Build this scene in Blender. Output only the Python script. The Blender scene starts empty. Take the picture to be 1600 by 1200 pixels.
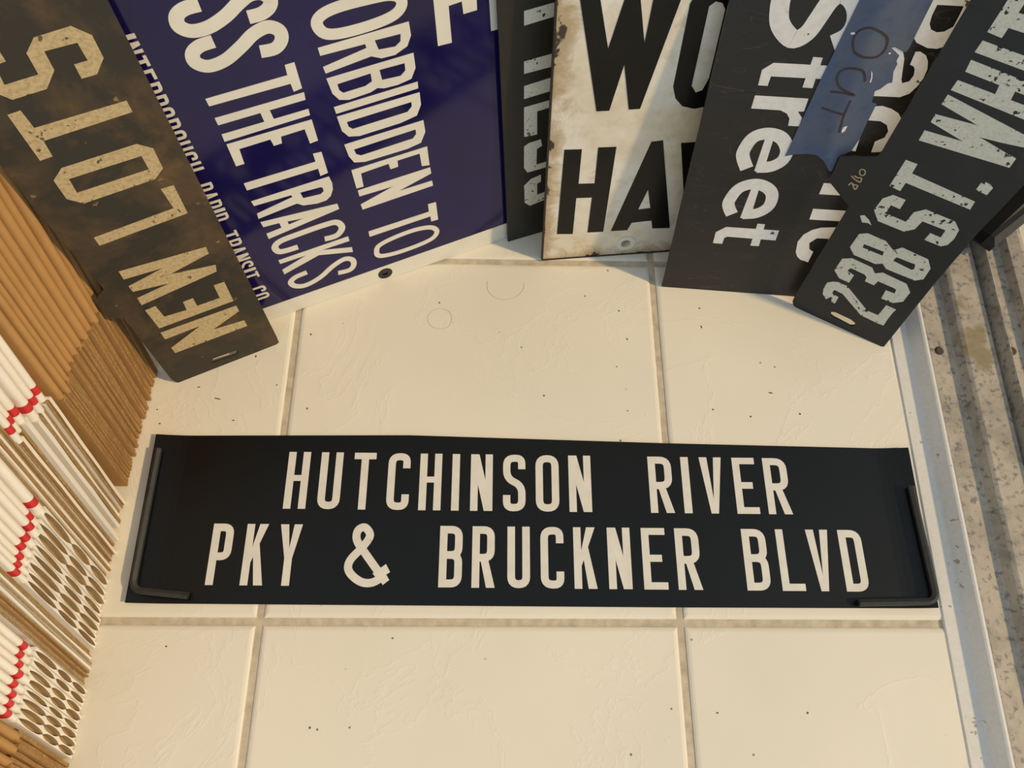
import bpy, bmesh, math, random
from mathutils import Vector, Matrix
from mathutils.geometry import tessellate_polygon

random.seed(7)
scene = bpy.context.scene
COL = scene.collection

# ------------------------------------------------------------------ camera, world, sun, exposure
cam_d = bpy.data.cameras.new('camera'); cam = bpy.data.objects.new('camera', cam_d); COL.objects.link(cam)
cam_d.sensor_width = 36.0; cam_d.lens = 36.0 * 1175 / 1600; cam_d.clip_start = 0.01; cam_d.clip_end = 60
CR = Vector((0.99974907, 0.00132369, 0.0223617)); CU = Vector((-0.00992014, 0.92119234, 0.38898106)); CF = Vector((0.02008453, 0.38910529, -0.92097431))
m = Matrix((CR, CU, -CF)).transposed().to_4x4(); m.translation = (0.18319564, -0.05721066, 0.61609642)
cam.matrix_world = m
scene.camera = cam

world = bpy.data.worlds.new('world'); scene.world = world; world.use_nodes = True
bg = world.node_tree.nodes['Background']; bg.inputs['Color'].default_value = (0.70, 0.86, 1.0, 1); bg.inputs['Strength'].default_value = 0.60

# low warm sun through the open doorway on the right (outside the frame)
sun_d = bpy.data.lights.new('sun_doorway_offscreen', 'SUN'); sun = bpy.data.objects.new('sun_doorway_offscreen', sun_d); COL.objects.link(sun)
sun_d.energy = 2.52; sun_d.color = (1.0, 0.715, 0.37); sun_d.angle = math.radians(3.0)
SE = math.radians(38); SD = Vector((0.97 * math.cos(SE), -0.25 * math.cos(SE), math.sin(SE)))
sun.rotation_euler = (-SD).to_track_quat('-Z', 'Y').to_euler(); sun.location = SD * 4

vs = scene.view_settings
vs.view_transform = 'Standard'; vs.look = 'None'; vs.gamma = 1.0; vs.exposure = 0.0; vs.use_curve_mapping = False

# ------------------------------------------------------------------ traced sign outlines and lettering (millimetres in each sign's own plane)
DATA = {
'new': {
  'letters': [
    ('N',[('p',[(16.7,67.26),(78.95,65.87),(78.77,58.56),(52.09,48.4),(78.47,45.51),(78.38,37.73),(16.14,38.16),(16,45.8),(45.81,58.49),(16.4,58.33)],[])]),
    ('E',[('p',[(17.92,96.72),(26.12,97.17),(26.77,82.84),(44.11,81.19),(45.16,90.98),(53.23,91.13),(52.73,81.39),(70.93,80.95),(72.05,96.42),(80.42,96.12),(79.17,72.31),(18.08,72.63)],[])]),
    ('W',[('p',[(19.85,142.36),(81.89,136.36),(81.3,129.49),(48.52,122.99),(81.32,116.16),(79.53,109.51),(18.33,103.35),(18.77,111.58),(45.42,114.83),(19.18,119.17),(19.03,125.84),(47.38,131.35),(19.36,133.73)],[])]),
    ('L',[('p',[(75.48,197.85),(84.08,197.44),(82.82,171.53),(20.3,170.06),(20.5,177.94),(76.23,179.41)],[])]),
    ('O',[('p',[(22.11,229.45),(30.48,235.91),(77,235.67),(84.59,228.89),(83.61,212.72),(75.71,206.79),(28.74,206.51),(21.64,213.86)],[[(30.24,227.12),(75.83,226.5),(75.45,215.32),(29.27,215.64)]])]),
    ('T',[('p',[(23.7,278.6),(31.09,278.84),(31.56,266.25),(85.05,265.28),(84.89,257.2),(31.48,256.77),(30.42,245.4),(22.84,245.16)],[])]),
    ('S',[('p',[(70.06,295.14),(69.43,286.08),(78.14,286),(85.9,293.87),(86.58,307.6),(79.17,315.61),(59.4,315.23),(51.74,308.58),(50.66,295.5),(32.3,295.43),(34.27,307.08),(40.25,307.43),(40.53,313.19),(34.43,312.9),(27.57,307),(24.91,293.75),(31.06,286.23),(50.09,286.39),(59.21,295.29),(60.17,306.79),(77.66,306.17),(77.61,295.04)],[])]),
  ],
  'outline': [(1.27,1.23),(3.52,-1.53),(90.47,-1.32),(94.94,1.36),(95.36,8.21),(102.78,323.29),(104.28,413.29),(0.26,413.29),(3.26,258.2),(1.66,216.6),(3.49,130.6),(-5.01,124.94),(-6.98,112.77),(-6.63,101.98),(1.29,96.19),(-0.56,7.45)],
  'slot': [(35.54,9.34),(39.08,13.08),(58.56,12.17),(60.61,9.54),(57.02,6.43),(37.86,7.92)],
  'frame': [(-0.09935,0.2002,0),(0.90402,0.4275,0),(-0.06688,0.14142,0.98769),(0.42224,-0.89289,0.15643)],
},
'238': {
  'letters': [
    ('2',[('p',[(17.27,44.71),(21.33,46.68),(29.76,46.63),(56.57,30.91),(66.49,31.26),(66.41,44.96),(75.52,44.86),(74.95,40.76),(75.19,31.45),(75.98,23.22),(69.92,22.68),(64.67,22.96),(54.7,23.27),(30.58,36.84),(22.7,37.28),(22.49,33.46),(25.1,30.82),(26.16,32.13),(29.45,31.54),(30.12,23.43),(26.56,23.62),(24.28,29.04),(21.32,23.72),(16.35,27.63),(14.23,33.69),(13.85,41.36)],[])]),
    ('3',[('p',[(12.61,71.11),(19.26,75.55),(37.25,75.07),(42.05,70.69),(46.67,74.68),(68.16,73.94),(75.11,67.41),(75.42,55.76),(69.66,50.16),(59.38,49.47),(58,59.33),(65.36,59.94),(64.83,63.72),(62.98,64.87),(48.13,64.74),(47.54,59.12),(39.32,59.19),(38.44,63.87),(35.53,65.51),(23.1,65.85),(21.96,61.72),(28.9,60.24),(29.25,50.84),(19.91,51.13),(12.9,56.72)],[])]),
    ('8',[('p',[(12.31,100.25),(17.69,104.12),(33.28,104.1),(42.48,98.77),(46.8,104.64),(68.92,104),(75.11,96.89),(76.29,84.83),(71.55,80.28),(47.21,79.47),(42.07,82.98),(37.54,79.69),(18.77,79.46),(12.36,84.9)],[[(20.28,93.3),(37.09,94.08),(38.2,89.97),(21.13,89.51)],[(47.99,94.15),(63.4,94.86),(65.19,90.5),(63.99,88.53),(47.45,89.56)]])]),
    ("'",[('p',[(4.59,116.36),(7.21,118.32),(12.51,116),(16.37,112.32),(12.89,113.04),(9.02,111.41)],[])]),
    ('S',[('p',[(16.61,144.57),(11.49,138.38),(11.1,126.09),(18.56,118.3),(39.96,118.72),(45.66,124.54),(46.6,133.54),(64.73,134.15),(65.46,126.67),(56.95,126.62),(56.73,119.11),(69.8,119.57),(73.17,122.96),(74.1,130.18),(72.63,138.62),(66.18,144.09),(43.1,144.01),(37.14,137.77),(36.61,127.3),(20.24,127.53),(19.6,135.75),(27.05,135.76),(26.55,144.76)],[])]),
    ('T',[('p',[(9.23,174.93),(18.08,175.22),(18.71,166.82),(68.03,165.21),(69.03,157.89),(18.98,158.02),(19.14,149.82),(10.3,150.49)],[])]),
    ('.',[('p',[(62.72,180.55),(65.48,180.32),(64.84,182.3),(68.63,181.95),(71.7,180.25),(71.58,173.5),(63,174.04)],[])]),
    ('W',[('p',[(8.9,192.46),(8.24,200.84),(34.98,203.63),(8.49,207.98),(8.03,214.38),(36.19,217.85),(7.63,222.23),(7.49,229.91),(64.78,223.49),(73.78,222.53),(73.84,216.15),(59.2,213.44),(55.59,212.79),(41.78,210.84),(62.27,207.54),(70.82,206.46),(71.36,198.58)],[])]),
    ('H',[('p',[(7.38,233.36),(7.39,240.98),(52.47,241.31),(66.94,241.36),(68.55,233.05),(58.41,232.72)],[]),('p',[(8.35,247.67),(7.04,255.85),(42.77,255.36),(63.87,255.02),(64.24,247.52),(48.34,247.29)],[]),('p',[(33.14,239.87),(31.38,248.32),(42,248.29),(43.51,240.19)],[])]),
    ('I',[('p',[(6.22,260.92),(6.19,269.07),(33.15,269.28),(57.56,269.4),(58.61,261.18)],[])]),
    ('T',[('p',[(5.56,274.65),(15.18,274.25),(13.9,309.47),(4.31,311.05)],[]),('p',[(14.48,281.04),(48.22,282.26),(46.15,291.56),(13.68,290.77)],[])]),
  ],
  'outline': [(3.92,-0.19),(-0,1.39),(-2.29,4.97),(-3.1,10.83),(-6.83,120.02),(-30.59,133.72),(-33.36,157.11),(-9.31,168.88),(-8.75,173.34),(-13.84,288.66),(-16.84,398.66),(89.05,398.66),(87.05,191.25),(86.02,165.1),(84.99,143.6),(85.55,87.11),(88.62,7.9),(88.94,0.76),(84.41,-2.15)],
  'slot': [(32.12,12.54),(35.3,14.03),(50.25,13.73),(55.34,11.96),(56.04,8.46),(53.16,6.46),(36.7,7.77),(33.17,8.67)],
  'marks': [('s',0.9,[(-14.27,151.2),(-14.53,153.89),(-12.19,154.6),(-10.39,152.69),(-10.62,150.21),(-12.66,149.64)],True),('s',1,[(-18.16,145.9),(-14.08,144.14),(-9.97,143.83),(-10.65,147.33),(-13.32,146.45),(-16.29,146.85)],False),('s',1,[(-16.06,137.29),(-14.86,140.35),(-10.36,136.31),(-9.91,139.98),(-13.32,139.68)],False)],
  'frame': [(0.45988,0.28553,0),(0.8802,-0.4746,0),(0.10676,0.198,0.97437),(-0.46244,-0.85764,0.22495)],
},
'white': {
  'letters': [
    ('W',[('p',[(12.55,269.14),(35.67,166.63),(45.66,166.56),(52.14,205.92),(60.95,166.54),(69.75,166.56),(86.9,265.53),(65.97,266.55),(64.53,222.13),(53.83,267.14),(48.09,267.42),(38.69,219.26),(25.99,268.49)],[])]),
    ('O',[('p',[(95.16,259.02),(91.72,249.78),(92.48,184.5),(96.16,174.35),(102.94,166.77),(113.39,163.58),(122.79,165.43),(128.71,174.21),(126.79,241.49),(122.6,251.38),(111.93,259.73),(102.29,261.43)],[[(105.54,247.47),(106.63,184.56),(111.08,178.36),(115.95,180.03),(118.74,190.57),(117.62,244.42),(114.49,249.41),(109.45,250.78)]])]),
    ('H',[('p',[(13.04,131.04),(27.41,130.4),(27.67,93.47),(41.67,92.81),(40.76,131.21),(55.76,130.76),(55.61,33.1),(40.92,33.62),(40.89,76.91),(27.02,77.32),(27.21,32.87),(12.55,34.27)],[])]),
    ('A',[('p',[(84.19,133.62),(93.66,134.5),(118.32,32.18),(101.65,33.16),(99.09,43.51),(80.96,42.32),(78.08,33.03),(62.71,33.31)],[[(89.81,81.61),(95.47,59.24),(84.39,58.3)]])]),
    ('V',[('p',[(109.27,130.62),(125.17,130.57),(146.31,62.95),(142.37,129.29),(157.56,128.84),(162.33,30.41),(133.09,32.55)],[])]),
  ],
  'outline': [(0,0),(206,0.3),(206,400),(1.43,400),(-0.57,257.65),(0.6,1)],
  'grommet': [(78.97,15.59)],
  'frame': [(0.22507,0.33206,0),(0.99539,0.09593,0),(-0.01583,0.16429,0.98629),(0.09462,-0.98174,0.16505)],
},
'pac': {
  'letters': [
    ('S',[('s',12.6,[(32.09,280.77),(26.34,273.86),(26.52,263.84),(30.83,252.04),(42.21,243.04),(50.28,247.78),(54.25,258.62),(57.85,269.76),(63.41,275.13),(71.03,272.86),(77.25,265.75),(79.77,256.46),(77.38,247.97),(69.98,242)],False)]),
    ('t',[('p',[(34.57,225.15),(76,226.01),(77.9,216.05),(35.87,215.16),(35.75,207.79),(28.9,207.65),(28.12,219.45)],[]),('p',[(60.46,231.47),(67.13,231.41),(68.08,208.5),(60.81,208.54)],[])]),
    ('r',[('p',[(29.06,199.53),(68.11,200.05),(68.45,189.71),(64.02,189.25),(68.83,184.28),(69.08,177.22),(60.86,177.09),(59.87,183.01),(56.53,187.04),(51.02,189.26),(29.26,189.1)],[])]),
    ('e',[('s',10.2,[(49.12,138.48),(59.27,140.09),(66.39,146.49),(66.7,156.66),(58.98,166.34),(47.32,168.97),(37.79,164.56),(34.02,152.71),(35.59,145.75),(41.06,136.55)],False),('p',[(47.2,164.21),(53.56,164.75),(54.74,134.8),(47.57,134.67)],[])]),
    ('e',[('s',10,[(50.98,91.28),(61.89,93.39),(69.26,101.12),(68.93,112.48),(62.48,119.66),(51.16,122.48),(40.16,116.89),(35.77,104.2),(37.1,97.62),(41.65,90.41)],False),('p',[(50.21,118.56),(56.35,119.11),(57.82,87.22),(49.49,87.27)],[])]),
    ('t',[('p',[(40.37,76.29),(86.12,76.65),(86.49,65.67),(44.22,65.98),(41.97,64.3),(41.94,57.5),(33.76,57.6),(33.14,69.86)],[]),('p',[(65.82,82.38),(72.26,82.14),(74.22,57.96),(66.78,57.83)],[])]),
    ('P',[('p',[(122.58,278.43),(123.19,275.7),(122.3,250.01),(125.78,246.73),(134.68,243.56),(141.14,243.52),(146.01,245.68),(149.02,251.48),(149.13,274.73),(147.69,280.18)],[[(127.34,272.49),(144.7,272.78),(144.88,266.39),(144.71,259.1),(140.28,255.33),(135.81,254.51),(131.13,256.15),(128.38,259.88),(127.31,265.13)]])]),
    ('a',[('p',[(110.02,242.42),(113.47,242.4),(119.45,240.1),(122.63,234.99),(127.43,219.79),(129.28,216.98),(133.59,218.8),(134.63,223.27),(133.4,227.52),(131.55,229.96),(128.45,231.05),(128.04,240.28),(131.12,240.69),(136.28,238.21),(139.49,234.25),(141.71,228.64),(142.09,221.51),(140.87,215.91),(137.76,209.65),(132.25,206.42),(113.3,205.89),(112.52,210.18),(115.48,211.72),(118.73,216.16),(122.07,216.91),(119.23,225.47),(119.4,231.22),(118.15,233.01),(118.07,237.21),(115.32,238.4)],[])]),
    ('c',[('p',[(118.18,197.82),(123.08,198.48),(130.44,196.72),(137.04,193.56),(141.4,189.12),(142.81,181.66),(142.62,173.33),(141.23,164.14),(137.41,160.35),(131.06,159.52),(130,168.9),(135.56,172.74),(136.06,178.35),(132.83,183.56),(126.85,186.32),(117.72,186.38)],[]),('p',[(117.72,169.67),(115.22,169.92),(115.84,159.68),(118.95,159.36)],[])]),
    ('i',[('p',[(105.77,128.17),(123.1,128.26),(126.17,117.67),(105.98,117.27)],[])]),
    ('f',[('p',[(106.48,102.14),(135.85,102.36),(136.28,91.6),(107.2,90.95)],[])]),
    ('c',[('p',[(139.87,85.17),(129.31,84.16),(119.9,82.92),(113.32,79.81),(108.06,74.3),(105.86,66.08),(108.02,54.37),(110.98,49.34),(115.01,45.9),(122.71,43.57),(122.95,55.84),(118.64,58.42),(116.11,65.6),(120.7,71.53),(131.7,71.87),(143.63,72.66)],[])]),
  ],
  'outline': [(0,0),(190,0.5),(190,330),(-10.43,330),(-7.43,266.51)],
  'tape': [(81.89,332.41),(76.48,272.41),(71.12,212.95),(67.11,150.95),(73.77,153.17),(82.24,154.48),(90.53,154.01),(97.76,149.32),(105.74,140.07),(107.72,140.24),(107.58,153.71),(115.36,159.64),(117.48,170.39),(117.18,187.68),(118.05,200.15),(113.98,201.12),(112.62,209.94),(115.48,211.72),(118.73,216.16),(121.65,217.87),(119.23,225.47),(119.4,231.22),(117.72,232.98),(118.07,237.21),(110.02,242.42),(113.78,242.88),(119.25,240.54),(121.36,239.78),(122.29,242.6),(123.14,275.69),(128.55,335.69)],
  'ink': [('s',1.7,[(86.19,238.07),(82.57,245.79),(83.74,251.75),(89.09,254.62),(96.07,253.48),(103.72,249.6),(106.13,245.27),(106.38,239.58),(103.21,235.28),(97.53,234.15),(91.61,234.99)],True),('s',1.7,[(102.75,216.64),(99.89,222.23),(96.22,224.97),(88.06,225.55),(82.8,223.04),(82.06,217.5),(86.03,211.62),(91.94,208.31),(98.55,206.3)],False),('s',1.6,[(81.33,207.16),(90.16,206.91),(100.04,205.46)],False),('s',1.7,[(98.41,201.49),(98.13,189.35),(100.21,174.54)],False),('s',1.6,[(79.96,194.16),(88.93,191.59),(97.3,189.94)],False)],
  'flecks': [[(78.88,250.28),(80.15,251.21),(81.95,250.79),(82.12,249.68),(79.77,249.4)],[(103.59,225.24),(105.39,222.96),(106.63,219.71),(107.01,216.05),(106.04,216.59),(105.68,219.94)],[(101.81,179.85),(104.18,180.73),(103.82,176.23),(101.98,174.69),(101.24,177.4)],[(109.94,238.4),(110.97,239.23),(111.89,238.37),(110.89,237.49)]],
  'frame': [(0.33816,0.30428,0),(0.99747,-0.0711,0),(0.0184,0.25816,0.96593),(-0.06868,-0.96348,0.25882)],
},
'debris': {
  'crumbs': [(-32.84,227.38,0.9,0.5),(-60.73,186.35,3.2,0.4),(-78.56,197.07,1.2,0.4),(-106.33,162.75,0.7,0.6),(-43.95,166.28,1.1,0.5),(-110.88,175.68,0.6,0.5),(296.06,277.89,0.7,0.6),(371.88,281.62,0.7,0.6),(371.8,262.16,1.5,0.4),(302.12,248.77,1.2,0.35),(205.31,239.16,0.7,0.5),(291.24,221.01,0.6,0.5),(374.08,180.47,0.8,0.6),(427.47,196.89,1.9,0.5),(451,177,0.8,0.6),(422.04,226.32,0.6,0.5),(298.58,178.52,0.5,0.5),(420.86,-64.81,0.7,0.6),(352.15,-64.88,0.8,0.6),(-68.51,-18.49,0.7,0.6)],
  'hairs': [(130.5,267.66),(189.26,304.43)],
},
'blue': {
  'letters': [
    ('S',[('s',8.6,[(51.95,296.38),(43.1,296.2),(37.36,293.16),(36.46,286.97),(42,282.17),(51.88,281.74),(63.38,285.5),(73.07,290.97),(81.19,294.36),(88.54,293.11),(91.82,288.09),(89.66,283.71),(83.91,281.16),(75.96,281.12)],False)]),
    ('S',[('s',8.6,[(51.32,272.36),(42.59,271.81),(36.92,268.42),(36.44,262.19),(42.62,257.39),(53.53,258.32),(65.3,263.96),(75.44,269.98),(84.99,271.94),(91.04,267.72),(90.81,261.47),(85.21,256.77),(75.78,257.24)],False)]),
    ('T',[('p',[(87.61,243.62),(94.08,243.66),(93.67,223.43),(87.62,222.58),(87.31,229.22),(32.65,230.04),(32.39,235.98),(87.06,235.9)],[])]),
    ('H',[('p',[(32.64,220.23),(94.06,219.93),(93.5,213.93),(32.75,214.22)],[]),('p',[(32.25,206.4),(93.48,206.07),(93.19,200.81),(32.01,200.12)],[]),('p',[(61.78,213.91),(68.26,214.06),(68.85,205.81),(62.11,205.73)],[])]),
    ('E',[('p',[(32.39,197.43),(93.33,196.79),(93.09,177.68),(86.86,177.17),(86.5,190.67),(69.08,190.5),(68.1,184.71),(62.14,184.63),(61.45,190.84),(39.09,190.7),(38.14,177.15),(32.06,177.15)],[])]),
    ('T',[('p',[(86.48,167.29),(92.9,166.63),(92.67,145.67),(86.46,144.9),(86.58,152.45),(31.84,152.99),(31.82,160.03),(86.39,159.43)],[])]),
    ('R',[('p',[(31.1,141.44),(92.5,141.69),(93.33,134.47),(92.27,127.92),(89.27,122.08),(84.81,118.98),(77.32,118.67),(66.49,121.34),(62.41,125.34),(30.64,122.34),(31.24,127.9),(61.01,133.09),(60.65,135.36),(31.68,136.28)],[[(67.71,135.07),(83.89,134.06),(85.29,132.62),(84.99,128.95),(82.08,126.96),(68.43,128.4)]])]),
    ('A',[('p',[(30.85,118.24),(92.12,111.75),(92.32,105.68),(31.22,98.11),(31.29,104.34),(44.08,105.49),(43.95,111.35),(31.32,112.31)],[[(50.23,110.23),(63.33,107.92),(50.46,106.32)]])]),
    ('C',[('s',5.6,[(73.04,77.55),(83.38,77.12),(89.67,83.85),(86.87,91.85),(76.25,93.39),(54.3,92.78),(38.82,91.53),(32.96,87.15),(33.98,80.89),(39.42,78.98),(50.1,78.62)],False)]),
    ('K',[('p',[(30.88,70.69),(92.32,71.64),(92.17,65.85),(31.11,65.93)],[]),('p',[(59.79,68.4),(92.56,57.13),(92.07,51.12),(61.48,61.9)],[]),('p',[(54.7,66.2),(30.47,58.22),(30.53,51.95),(64.78,61.43),(61.67,66.95)],[])]),
    ('S',[('s',5.2,[(48.72,44.98),(38.24,43.83),(32.61,39.5),(34.84,32.66),(43.51,29.22),(57.48,32.93),(71.46,41.71),(82.97,45.65),(89.37,41.47),(89.12,34.32),(84.11,29.55),(73.82,30.72)],False)]),
    ('O',[('s',7.6,[(114.81,264.92),(119.24,270.03),(131.35,272.27),(151.94,271.93),(164.46,270.7),(170.75,267.06),(170.69,260.92),(163.79,256.17),(148.41,254.07),(128.99,254.32),(118.27,257.3)],True)]),
    ('R',[('p',[(111.27,248.82),(174.06,249.18),(174.16,239),(170.42,231.78),(160.9,227.86),(151.14,228.29),(144.54,232.02),(111.69,229.11),(111.11,234.35),(142.56,238.97),(142.25,242.16),(111.42,242.95)],[[(149.05,242.82),(167.18,242.16),(166.3,236.75),(161.93,233.92),(150.48,235.21)]])]),
    ('B',[('p',[(111.18,225.14),(173.92,225.32),(173.68,213.25),(169.46,205.52),(158.91,203.87),(148.77,204.43),(144.03,206.29),(138.61,204.43),(122.32,203.68),(115.84,205.96),(112.42,212.37)],[[(148.12,219.99),(166.51,219.5),(166.08,213.5),(162.01,210.32),(148.53,211.43)],[(117.34,218.61),(141.56,219.39),(141.25,212.75),(135.82,210.6),(119.84,210.37),(117.59,213.44)]])]),
    ('I',[('p',[(110.74,201.28),(173.55,201.58),(173.29,196),(111.14,195.37)],[])]),
    ('D',[('p',[(110.92,192.77),(173.81,192.22),(173.37,181.34),(168.93,172.81),(155.58,170.63),(123.37,170.39),(115.43,172.78),(111.69,179.36)],[[(116.81,185.9),(166.59,186.23),(166.17,182.03),(162.2,178.44),(119.78,178.22),(117.28,181.07)]])]),
    ('D',[('p',[(110.59,166.75),(173.33,166.67),(173.37,155.36),(168.53,146.25),(156.97,144.48),(122.43,144.9),(114.18,147.54),(111.45,154.91)],[[(116.5,159.74),(166.07,160.53),(165.99,156.13),(162.69,152.64),(120.58,151.95),(117.34,154.62)]])]),
    ('E',[('p',[(110.37,140.75),(172.92,140.66),(172.47,121.01),(166.03,122.52),(165.98,136.03),(147.43,136.03),(146.92,129.73),(140.44,129.63),(139.89,135.69),(116.96,134.88),(116.17,120.82),(110.33,121.11)],[])]),
    ('N',[('p',[(110.84,118.44),(172.69,118.38),(172.73,111.64),(142.66,103.89),(172.5,103.41),(172.59,97.7),(110.3,96.6),(110.05,102.82),(139.95,110.97),(110.85,111.87)],[])]),
    ('T',[('p',[(165.58,78.07),(172.82,77.54),(172.27,55.74),(165.78,56.24),(165.89,62.86),(109.8,62.66),(109.96,69.28),(165.23,68.91)],[])]),
    ('O',[('s',4.8,[(111.93,40.75),(115.15,47.64),(127.98,51.25),(148.59,52.48),(163.91,49.13),(169.39,41.68),(164.53,34.33),(150.46,31.37),(130.62,30.96),(117.49,32.88),(112.58,35.92)],True)]),
    ('E',[('p',[(193.01,269.69),(191.99,225.02),(202.3,224.5),(202.74,252.17),(212.26,252.68),(212.62,243.32),(222.61,243.44),(222.9,253.28),(231.81,253.7),(231.97,224.52),(238.95,224.34),(239.61,269.09)],[])]),
  ],
  'outline': [(-14,0),(290,0),(290,420),(-14,420)],
  'border': [(8.31,17.62),(190.81,19.7)],
  'hole': (114.36,8.77),
  'words': [('INTERBOROUGH',[(14.44,290.13),(12.62,183.29)]),('RAPID',[(13.31,170.49),(11.28,132.05)]),('TRANSIT',[(10.57,118.7),(10.28,59.75)]),('CO',[(11.35,47.43),(9.46,30.64)])],
  'frame': [(-0.0265,0.26421,0),(0.91974,0.39252,0),(-0.04614,0.1081,0.99307),(0.3898,-0.91337,0.11754)],
},
'behind': {
  'letters': [
    ('T',[('p',[(17.29,237.84),(43.15,238.86),(43.22,228.26),(17.25,226.67)],[])]),
    ('H',[('p',[(17.13,197.32),(44.75,197.97),(44.83,186.66),(17.09,186.57)],[]),('p',[(17.04,175.44),(45.56,177.21),(45.68,164.72),(16.99,163.51)],[])]),
    ('E',[('p',[(16.96,155.31),(46.4,155.93),(46.28,148.95),(28.02,148.14),(28.31,124.31),(16.84,125.21)],[])]),
    ('G',[('p',[(31.79,117.87),(32.92,110.64),(28.29,108.47),(28.09,90.68),(41.62,90.91),(41.81,84.54),(19.8,84.38),(16.7,90.76),(16.79,114.83),(20.79,117.15)],[])]),
    ('C',[('p',[(22.97,75.15),(32.47,77.15),(32.61,68.89),(28.99,67.44),(29.16,53.23),(39.4,54.56),(39.66,44.6),(22.01,41.92),(17.18,47.61),(16.61,69.22)],[])]),
  ],
  'outline': [(0,0),(62,0),(62,370),(-3,370)],
  'frame': [(0.19272,0.35213,0),(0.94002,0.34111,0),(-0.04009,0.11049,0.99307),(0.33875,-0.93351,0.11754)],
},
'roll': {
  'row1': [('H',7.77,26.14),('U',35.31,53.77),('T',63.22,81.66),('C',92.25,110.82),('H',119.02,137.46),('I',146.2,152.54),('N',161.93,180.42),('S',189.19,208.02),('O',216.64,236.27),('N',244.57,263.47),('R',312.43,332.22),('I',340.63,347.25),('V',356.59,375.66),('E',384.8,403.9),('R',411.15,431.15)],
  'row2': [('P',-46.19,-29.19),('K',-18.97,-1.64),('Y',8.03,25.8),('B',138.04,156.57),('R',164.47,182.72),('U',193.07,211.3),('C',219.96,238.79),('K',246.89,264.76),('N',274.64,293.37),('E',302.7,322.19),('R',330.33,349.71),('B',385.69,405.18),('L',414.1,432.99),('V',439.19,457.63),('D',465.94,484.79)],
  'y1': [(7.55,137.95),(7.46,89),(411.05,135.74),(418.21,87.04)],
  'y2': [(-46.03,76.3),(-45.03,27.42),(467.18,74.17),(469.16,24.55)],
  'amp': [(96.15,36.28),(85.79,29.99),(75.91,30.72),(66.53,38.49),(66.59,47.17),(76.12,58.42),(81.1,67.36),(76.54,73.87),(71.04,71.38),(70.89,63.23),(79.03,52.01),(96.57,30.04)],
  'amp2': [(95.61,44.47),(99.22,38.18),(90.11,31.57),(85.27,37.01)],
  'corners': [(-105.36,151.5,4),(538.35,145.07,4),(535.64,11.79,4),(-104.18,13.21,4)],
  'edge': [(108.56,153.82,1.2),(329.33,148.52,1.2),(318.6,11.77,1.2),(116.22,12.45,1.2)],
  'keyL': [(-99.6,137.71,8),(-99.29,22.39,8),(-56.3,18.6,5)],
  'keyR': [(531.79,109.89,8),(533.39,16.23,8),(472.15,15.36,5)],
},
}


# ------------------------------------------------------------------ helpers
def obj(name, me, mats, parent=None):
    o = bpy.data.objects.new(name, me); COL.objects.link(o)
    for mt in (mats if isinstance(mats, (list, tuple)) else [mats]):
        if len(me.materials) < len(mats if isinstance(mats, (list, tuple)) else [mats]): me.materials.append(mt)
    if parent: o.parent = parent
    return o
def tag(o, label, cat=None, group=None, kind=None):
    if label: o['label'] = label
    if cat: o['category'] = cat
    if group: o['group'] = group
    if kind: o['kind'] = kind
    return o
def empty(name, mat=None, loc=None):
    o = bpy.data.objects.new(name, None); COL.objects.link(o); o.empty_display_size = 0.02
    if mat is not None: o.matrix_world = mat
    if loc is not None: o.location = loc
    return o
def mesh(name, v, f, mi=None, smooth=False):
    me = bpy.data.meshes.new(name); me.from_pydata([tuple(p) for p in v], [], f)
    if mi:
        for i, p in enumerate(me.polygons): p.material_index = mi[i]
    bm = bmesh.new(); bm.from_mesh(me); bmesh.ops.recalc_face_normals(bm, faces=bm.faces); bm.to_mesh(me); bm.free()
    if smooth:
        for p in me.polygons: p.use_smooth = True
    me.update(); return me
def box_vf(x0, x1, y0, y1, z0, z1, base=0):
    v = [(x, y, z) for z in (z0, z1) for y in (y0, y1) for x in (x0, x1)]
    f = [(0, 2, 3, 1), (4, 5, 7, 6), (0, 1, 5, 4), (2, 6, 7, 3), (0, 4, 6, 2), (1, 3, 7, 5)]
    return v, [tuple(base + i for i in q) for q in f]

# --- node materials
def newmat(name):
    mt = bpy.data.materials.new(name); mt.use_nodes = True
    nt = mt.node_tree; b = nt.nodes['Principled BSDF']; return mt, nt, b
def N(nt, t, **kw):
    n = nt.nodes.new(t)
    for k, v in kw.items():
        if k in n.inputs: n.inputs[k].default_value = v
        else: setattr(n, k, v)
    return n
def ramp(nt, fac, stops):
    r = nt.nodes.new('ShaderNodeValToRGB'); e = r.color_ramp.elements
    while len(e) < len(stops): e.new(0.5)
    for i, (p, c) in enumerate(stops):
        e[i].position = p; e[i].color = (c[0], c[1], c[2], 1) if not isinstance(c, (int, float)) else (c, c, c, 1)
    nt.links.new(fac, r.inputs[0]); return r
def mixc(nt, fac, a, b):
    n = nt.nodes.new('ShaderNodeMix'); n.data_type = 'RGBA'
    if isinstance(fac, (int, float)): n.inputs[0].default_value = fac
    else: nt.links.new(fac, n.inputs[0])
    for k, c in ((6, a), (7, b)):
        if isinstance(c, tuple): n.inputs[k].default_value = (*c, 1)
        else: nt.links.new(c, n.inputs[k])
    return n.outputs[2]
def coord(nt, kind='Object', scale=(1, 1, 1)):
    tc = nt.nodes.new('ShaderNodeTexCoord')
    mp = nt.nodes.new('ShaderNodeMapping'); mp.inputs['Scale'].default_value = scale
    nt.links.new(tc.outputs[kind], mp.inputs[0]); return mp.outputs[0]
def geo_pos(nt, scale=(1, 1, 1)):
    g = nt.nodes.new('ShaderNodeNewGeometry')
    mp = nt.nodes.new('ShaderNodeMapping'); mp.inputs['Scale'].default_value = scale
    nt.links.new(g.outputs['Position'], mp.inputs[0]); return mp.outputs[0]
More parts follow.
